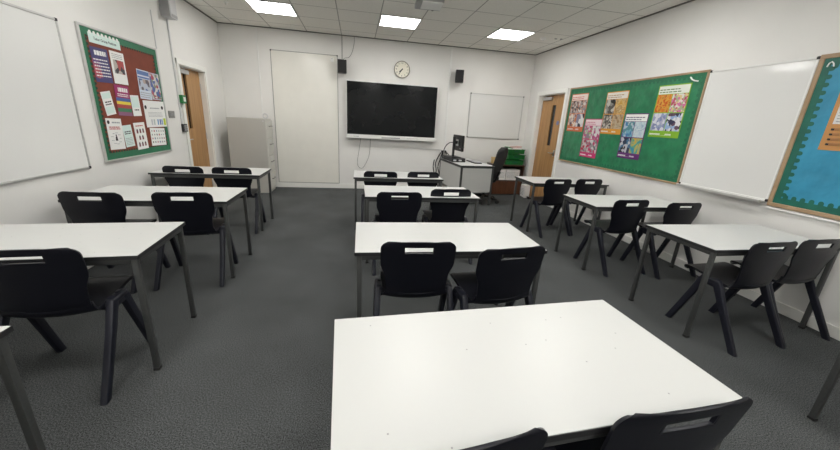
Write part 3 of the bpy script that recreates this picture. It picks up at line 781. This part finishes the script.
for r_ in range(3):
    for c_ in range(3): MB().box(-.034+c_*.027, -.014+c_*.027, -.034, -.029, .018-r_*.027, .036-r_*.027, .002).build('key', M['greyplastic'], t)

# ------------------------------------------------------------------ filing cabinet
t = thing('filing_cabinet', 'tall grey steel filing cabinet beside the left door', 'filing cabinet', (-2.226, 6.65, 0))
MB().box(0, .635, 0, .45, .0, 1.34, .006).build('body', M['cabinet'], t)
for k in range(4):
    z0 = .055+k*.318
    d = MB().box(.635, .655, .010, .440, z0, z0+.305, .004).build('drawer', M['drawer'], t)
    MB().tube([(.652, .14, z0+.20), (.682, .14, z0+.20), (.682, .31, z0+.20), (.652, .31, z0+.20)], .009, 8).build('handle', M['dull_alu'], d, True)
    MB().box(.653, .659, .17, .28, z0+.235, z0+.275, .001).build('label_holder', M['alu'], d)
MB().lathe([(.001, 0), (.012, 0), (.012, .006), (.001, .006)], 14, 'y', .60, 0, 1.30).build('lock', M['chrome'], t)
r = MB()
pts = [(.038*math.cos(a), 0, .038*math.sin(a)) for a in [2*PI*k/24 for k in range(25)]]
r.tube(pts, .011, 8)
tag(r.build('tape_roll', M['lightgrey'], loc=(-1.615, 6.80, 1.340+.049), smooth=True), 'small grey ring of tape standing on top of the filing cabinet', 'tape roll')

# ------------------------------------------------------------------ interactive screen
t = thing('interactive_screen', 'large black interactive screen with white lower bezel on the back wall', 'screen', (-.187, YB-.022, 1.055))
w, h = 1.825, 1.092
MB().box(0, w, -.085, -.020, 0, h, .006).build('housing', M['greyplastic'], t)
f = MB(); f.box(0, w, -.098, -.08, h-.024, h, .003).box(0, .012, -.098, -.08, .075, h-.02, .002).box(w-.014, w, -.098, -.08, .075, h-.02, .002)
f.build('bezel', M['whiteplastic'], t)
bz = MB().box(0, w, -.105, -.08, 0, .078, .005).build('lower_bezel', M['whiteplastic'], t)
MB().box(.70, 1.08, -.1075, -.104, .020, .046, .002).build('port_strip', M['greyplastic'], bz)
lines(MB(), .14, .24, .032, .046, 1, .9, .1062).build('maker_lettering', M['greyink'], bz)
lines(MB(), 1.22, 1.46, .036, .046, 1, .7, .1062).build('button_marks', M['greyink'], bz)
MB().box(.012, w-.014, -.092, -.08, .078, h-.020).build('display', M['screen'], t)
MB().box(.5, 1.3, -.022, .022, .30, .80).build('wall_bracket', M['black'], t)

# ------------------------------------------------------------------ loudspeakers, clock, wiring on the back wall
def speaker(label, x, z, yaw):
    t = thing('loudspeaker', label, 'loudspeaker', (x, YB-.155, z), yaw, 'black loudspeakers beside the screen')
    MB().box(-.082, .082, -.07, .075, -.118, .118, .012, 3).build('cabinet', M['black'], t)
    MB().box(-.072, .072, -.078, -.069, -.108, .108, .006).build('grille', mat('speaker_cloth', (.02, .02, .021), .9), t)
    MB().tube([(0, .07, -.03), (0, .11, -.06), (0, .158, -.06)], .012).build('wall_bracket', M['black'], t)
    return t
speaker('small black loudspeaker left of the wall clock, above the screen corner', -.258, 2.355, R(4))
speaker('small black loudspeaker on the wall right of the screen', 2.050, 2.358, R(-14))
t = thing('wall_clock', 'round cream wall clock with black rim above the screen', 'clock', (.896, YB+.001, 2.411))
MB().lathe([(.001, 0), (.158, 0), (.160, .02), (.156, .036), (.146, .040), (.142, .030), (.001, .030)], 48, 'y').build('rim', mat('clock_rim', (.24, .225, .18), .4), t, True)
MB().lathe([(.001, .030), (.143, .030), (.143, .032), (.001, .032)], 48, 'y').build('face', M['clockface'], t)
for k in range(1, 13):
    a = R(90-30*k); text_part('numeral', str(k), .044, M['ink'], t, (.116*math.cos(a), -.0330, .116*math.sin(a)))
def hand(name, ang, ln, wd, y):
    dx, dz = math.sin(R(ang)), math.cos(R(ang)); nx, nz = dz, -dx
    MB().poly([(-dx*.02+nx*wd, -dz*.02+nz*wd), (dx*ln+nx*wd*.6, dz*ln+nz*wd*.6), (dx*ln-nx*wd*.6, dz*ln-nz*wd*.6), (-dx*.02-nx*wd, -dz*.02-nz*wd)], y, y-.002).build(name, M['ink'], t)
hand('hour_hand', 228, .075, .011, -.034); hand('minute_hand', 214, .108, .008, -.037)
MB().lathe([(.001, .033), (.009, .033), (.009, .041), (.001, .041)], 16, 'y').build('hub', M['ink'], t)
def trunk(label, x0, x1, z0, z1, m='whiteplastic', d=.02):
    cx = (x0+x1)/2
    return tag(MB().box(x0-cx, x1-cx, -d, 0, 0, z1-z0, .003).build('cable_trunking', M[m], loc=(cx, YB+.002, z0)), label, 'trunking')
trunk('white vertical trunking on the back wall between screen and small whiteboard', 1.866, 1.906, .93, H-.014)
trunk('white horizontal trunking below the right end of the screen', 1.372, 1.797, .880, .912)
trunk('thin white vertical conduit on the wall above the filing cabinet', -1.781, -1.757, 1.25, H-.014, 'whiteplastic', .016)
trunk('thin grey conduit from ceiling to the left loudspeaker', -.268, -.254, 2.48, H-.014, 'greycable', .012)
trunk('narrow white drop conduit at the right end of the screen', 1.344, 1.368, .87, 1.06, 'whiteplastic', .016)
t = thing('socket_outlet', 'white double socket on the back wall beside the teacher desk', 'socket', (1.868, YB+.002, .867))
MB().box(-.075, .075, -.03, 0, -.045, .045, .004).build('plate', M['whiteplastic'], t)
for x in (-.036, .036): MB().box(x-.02, x+.02, -.045, -.029, -.036, .012, .005).build('plug', M['black'], t)
t = thing('junction_box', 'tiny white junction box at the top corner of the cream panel', 'junction box', (-.449, YB-.012, 2.475))
MB().box(-.03, .03, -.022, 0, -.035, .035, .004).build('cover', M['whiteplastic'], t)
MB().lathe([(.001, 0), (.006, 0), (.006, .003), (.001, .003)], 10, 'y', 0, -.021, .02).build('screw', M['black'], t)
def cable(label, pts, r=.006, m='cable', n=6, name='cable'):
    p = [tuple(v) for v in catmull([Vector(q) for q in pts], n)]
    return tag(MB().tube(p, r, 6).build(name, M[m], smooth=True), label, 'cable')
cable('thin cable drooping in a loop from under the screen', [(.095, YB-.06, 1.062), (.06, YB-.02, .80), (.03, YB-.015, .60), (.045, YB-.015, .48), (.12, YB-.015, .435), (.19, YB-.015, .52), (.26, YB-.015, .68), (.285, YB-.02, .85), (.29, YB-.06, 1.062)], .005, 'greycable')
cable('black cable curving from the ceiling to the left loudspeaker', [(-.03, YB-.012, H-.012), (-.035, YB-.012, 2.80), (-.07, YB-.012, 2.65), (-.13, YB-.02, 2.55), (-.21, YB-.06, 2.52), (-.250, YB-.12, 2.472)], .005, 'greycable')
cable('black lead hanging from the socket behind the desk, looping to the floor', [(1.835, YB-.05, .83), (1.80, YB-.06, .70), (1.76, YB-.05, .52), (1.80, YB-.06, .35), (1.77, YB-.05, .15), (1.83, YB-.07, .014), (1.90, YB-.08, .012)], .012)
cable('black lead from the socket up onto the teacher desk', [(1.905, YB-.05, .83), (1.93, YB-.07, .80), (1.90, YB-.14, .86), (1.88, YB-.26, .85), (1.90, YB-.36, .822)], .008)
cable('black lead dangling beside the desk end nearest the wall', [(1.62, 7.00, .70), (1.60, 6.98, .55), (1.64, 7.02, .38), (1.59, 7.0, .22), (1.66, 7.03, .30), (1.70, 7.10, .45), (1.70, YB-.07, .62), (1.80, YB-.05, .83)], .011)

# ------------------------------------------------------------------ teacher desk and what stands on it
DA = R(5)
def dk(x, y, z=0.):  # desk coordinates to room
    return (1.852+x*math.cos(DA)-y*math.sin(DA), 5.835+x*math.sin(DA)+y*math.cos(DA), z)
t = thing('teacher_desk', 'grey panelled teacher desk with white top by the back wall', 'desk', dk(0, 0), DA)
MB().box(0, .67, 0, 1.22, .715, .737, .002).build('desktop', M['top'], t)
e = MB(); e.box(-.002, .672, -.002, .003, .712, .7355).box(-.002, .672, 1.217, 1.222, .712, .7355).box(-.002, .003, 0, 1.22, .712, .7355).box(.667, .672, 0, 1.22, .712, .7355)
e.build('edge_band', M['edge'], t)
MB().box(.045, .625, .012, .030, .24, .700, .003).build('end_panel', M['desk_panel'], t)
MB().box(.045, .625, 1.19, 1.208, .13, .700, .003).build('end_panel', M['desk_panel'], t)
MB().box(.012, .030, .045, 1.175, .24, .700, .003).build('modesty_panel', M['desk_panel'], t)
for x in (.008, .628):
    for y in (.008, 1.178):
        l = MB().box(x, x+.034, y, y+.034, .012, .714, .004).build('leg', M['steel'], t)
        MB().box(x-.002, x+.036, y-.002, y+.036, 0, .013, .003).build('foot_cap', M['rubber'], l)
f = MB(); f.box(.042, .628, .010, .034, .690, .714).box(.010, .034, .042, 1.178, .690, .714).box(.638, .660, .042, 1.178, .690, .714); f.build('frame', M['steel'], t)
# monitor: it faces the office chair, so its back shows
t = thing('computer_monitor', 'black computer monitor seen from behind, standing on the low black box on the desk', 'monitor', (1.905, 6.55, .813), R(4))
MB().box(-.08, .11, -.12, .12, 0, .014, .005).build('base', M['black'], t)
MB().box(-.035, .0, -.03, .03, .012, .390, .006).build('post', M['black'], t)
MB().box(.0, .055, -.025, .025, .255, .310, .004).build('arm', M['black'], t)
hs = MB().box(.055, .095, -.265, .265, .125, .425, .010).build('housing', M['black'], t)
MB().box(.0945, .097, -.255, .255, .135, .415).build('display', M['screen'], hs)
MB().box(.048, .056, -.06, .06, .22, .34, .003).build('mount_plate', M['chrome'], hs)
for y in (-.17, .16): MB().box(.052, .056, y-.03, y+.03, .17, .182).build('vent_slot', M['greyplastic'], hs)
MB().box(.06, .09, -.285, -.262, .19, .22, .004).build('cable_clip', M['black'], hs)
cable('thick black cable arching from the desk to the monitor', [(1.745, 6.83, .75), (1.75, 6.80, .88), (1.78, 6.74, 1.01), (1.84, 6.64, 1.085), (1.93, 6.56, 1.09)], .009)
t = thing('docking_box', 'low black computer box lying on the teacher desk under the monitor', 'computer', (1.925, 6.60, .737), R(5))
MB().box(-.13, .14, -.27, .30, 0, .076, .006).build('housing', M['black'], t)
for x in (-.08, 0.03): MB().box(x-.03, x+.03, -.273, -.269, .02, .05).build('port', M['chrome'], t)
t = thing('keyboard', 'black keyboard on the teacher desk beside the monitor', 'keyboard', (2.29, 6.42, .737), R(4))
MB().box(-.075, .075, -.22, .22, 0, .018, .004).build('base', M['black'], t)
k_ = MB()
for i in range(5):
    for j in range(14): k_.box(-.064+i*.026, -.042+i*.026, -.205+j*.0295, -.180+j*.0295, .017, .024, .002, 1)
k_.build('keys', M['greyplastic'], t)['kind'] = 'stuff'

# ------------------------------------------------------------------ office chair
t = thing('office_chair', 'charcoal swivel office chair behind the teacher desk', 'office chair', (2.49, 6.23, 0), R(44))
# local +y is the way it faces
b = MB().lathe([(.001, .10), (.045, .10), (.045, .13), (.028, .15), (.028, .30), (.018, .30), (.018, .42), (.001, .42)], 20).build('gas_post', M['black'], t, True)
for k in range(5):
    a = R(126+72*k); dx, dy = math.cos(a), math.sin(a)
    l = MB().tube([(dx*.03, dy*.03, .115), (dx*.16, dy*.16, .105), (dx*.30, dy*.30, .070)], [.028, .024, .018], 8).build('base_arm', M['black'], t, True)
    cw = MB(); cx, cy = dx*.30, dy*.30; nx, ny = -dy, dx
    for s in (-1, 1):
        cw.tube([(cx+nx*s*.006, cy+ny*s*.006, .03), (cx+nx*s*.024, cy+ny*s*.024, .03)], .03, 14)
    cw.build('caster', M['rubber'], l, True)
MB().box(-.23, .23, -.20, .24, .42, .50, .035, 4).build('seat', M['fabric'], t, True)
bk = MB(); rings = []
for k in range(15):
    s = k/14; z = .50+s*.58; y = -.17-.17*s-.03*math.sin(PI*s)
    w = .232*(1-.10*abs(2*s-1)**2)
    if s > .8: w *= math.sqrt(max(.02, 1-((s-.8)/.2)**2*.85))
    if s < .15: w *= .75+.25*math.sqrt(s/.15)
    ring = []
    for q in range(20):
        a = 2*PI*q/20; ring.append((w*math.copysign(abs(math.cos(a))**.7, math.cos(a)), y+.032*math.copysign(abs(math.sin(a))**.8, math.sin(a))+.05*abs(math.cos(a))**2, z))
    rings.append(ring)
bk.loft(rings).build('backrest', M['fabric'], t, True)
MB().tube([(0, -.10, .41), (0, -.20, .42), (0, -.235, .50), (0, -.285, .62)], .022, 8).build('back_stem', M['black'], t, True)

# ------------------------------------------------------------------ bookcase corner with trays
t = thing('bookcase', 'low dark brown bookcase in the back right corner', 'bookcase', (2.90, 6.842, 0))
w, d, h = .70, .40, .660
MB().box(0, .022, 0, d, 0, h-.022).box(w-.022, w, 0, d, 0, h-.022).box(.022, w-.022, d-.010, d, 0, h-.022).build('carcass', M['dark_wood'], t)
MB().box(-.01, w+.01, -.012, d, h-.024, h, .003).build('top', M['dark_wood'], t)
MB().box(.022, w-.022, .01, d-.012, .305, .325).build('shelf', M['dark_wood'], t)
MB().box(.022, w-.022, .018, .032, .02, .300).build('lower_panel', M['mid_wood'], t)
for x0, x1, lb in ((3.03, 3.20, 'white box file on the bookcase shelf behind the office chair'), (3.22, 3.53, 'wider white box file on the bookcase shelf at its right end')):
    bx_ = thing('box_file', lb, 'box file', ((x0+x1)/2, 6.875, .325), 0, 'white boxes on the bookcase shelf')
    hw = (x1-x0)/2
    MB().box(-hw, hw, 0, .27, 0, .235, .003).build('carton', M['paper'], bx_)
    lines(MB(), -hw+.02, hw-.02, .05, .19, 5, .3).build('printed_lines', M['greyink'], bx_).location = (0, .0006, 0)
tz = [.660, .778, .896]
tl = ['green plastic tray at the bottom of the stack on the bookcase', 'green plastic tray in the middle of the stack on the bookcase', 'green plastic tray on top of the stack, holding papers']
proto = None
for k in range(3):
    loc = (3.392+(.0, .012, -.01)[k], 7.03, tz[k]); rz = R((-2, 3, 7)[k])
    if proto is None:
        proto = thing('storage_tray', tl[0], 'tray', loc, rz, 'stacked green trays')
        b = MB(); b.box(-.185, .185, -.13, .13, 0, .006)
        b.obox(Matrix.Translation((0, -.137, .045)) @ Matrix.Rotation(R(8), 4, 'X'), .39, .007, .09).obox(Matrix.Translation((0, .137, .045)) @ Matrix.Rotation(R(-8), 4, 'X'), .39, .007, .09)
        b.obox(Matrix.Translation((-.192, 0, .045)) @ Matrix.Rotation(R(-8), 4, 'Y'), .007, .275, .09).obox(Matrix.Translation((.192, 0, .045)) @ Matrix.Rotation(R(8), 4, 'Y'), .007, .275, .09)
        b.build('tub', M['green_plastic'], proto)
        f = MB(); f.box(-.212, .212, -.158, -.140, .084, .094, .003).box(-.212, .212, .140, .158, .084, .094, .003).box(-.212, -.194, -.14, .14, .084, .094, .003).box(.194, .212, -.14, .14, .084, .094, .003)
        f.build('rim', M['green_plastic'], proto)
        MB().box(-.06, .06, -.152, -.139, .035, .065, .003).build('grip', M['dark_green'], proto)
    else: dup(proto, loc, rz, tl[k])
t = thing('paper_bundle', 'loose white and pink papers sticking out of the top green tray', 'papers', (3.380, 7.03, .903), R(9))
MB().box(-.17, .15, -.10, .10, 0, .10, .002).build('white_pages', M['paper'], t)
MB().obox(Matrix.Translation((.07, .02, .128)) @ Matrix.Rotation(R(-6), 4, 'Y'), .20, .17, .028, .002).build('pink_pages', flat('pink_paper', (.70, .48, .46)), t)
MB().obox(Matrix.Translation((-.12, 0, .112)) @ Matrix.Rotation(R(12), 4, 'Y'), .12, .16, .012, .002).build('green_folder', M['green_plastic'], t)
t = thing('card_box', 'small tan card box on the bookcase behind the office chair', 'box', (2.985, 7.05, .660))
MB().box(-.06, .06, -.06, .06, 0, .13, .003).build('carton', M['yellow'], t)
MB().box(-.063, .063, -.063, .063, .108, .135, .002).build('lid', M['yellow'], t)
t = thing('carton', 'white printed carton standing on the floor between bookcase and door', 'box', (3.622, 6.715, 0), R(-4))
MB().box(-.055, .055, -.14, .09, 0, .26, .003).build('box', M['paper'], t)
lines(MB(), -.13, .08, .05, .20, 5, .35).build('printed_lines', M['greyink'], t, loc=(-.0548, 0, 0), rot=(0, 0, -PI/2))

# ------------------------------------------------------------------ camera
def cam_axes(yaw, pitch, roll):
    cy, sy = math.cos(yaw), math.sin(yaw)
    f = Vector((sy*math.cos(pitch), cy*math.cos(pitch), -math.sin(pitch))); r = Vector((cy, -sy, 0)); u = r.cross(f)
    c, s = math.cos(roll), math.sin(roll)
    return c*r+s*u, -s*r+c*u, f
r, u, f = cam_axes(.1966, .2988, .0580)
cam = bpy.data.cameras.new('camera'); co = bpy.data.objects.new('camera', cam); C.objects.link(co)
co.matrix_world = Matrix(((r.x, u.x, -f.x, 0), (r.y, u.y, -f.y, 0), (r.z, u.z, -f.z, 1.4534), (0, 0, 0, 1)))
cam.sensor_fit = 'HORIZONTAL'; cam.sensor_width = 36; cam.lens = 336.328/840*36; cam.clip_start = .02
bpy.context.scene.camera = co

wd = bpy.data.worlds.new('world'); bpy.context.scene.world = wd; wd.use_nodes = True
wd.node_tree.nodes['Background'].inputs[0].default_value = (.02, .02, .02, 1)
sc = bpy.context.scene
sc.view_settings.view_transform = 'Standard'; sc.view_settings.look = 'None'
sc.view_settings.exposure = 0; sc.view_settings.gamma = 1; sc.view_settings.use_curve_mapping = False
sc.cycles.use_denoising = True
sc.cycles.max_bounces = 10; sc.cycles.diffuse_bounces = 8; sc.cycles.glossy_bounces = 4
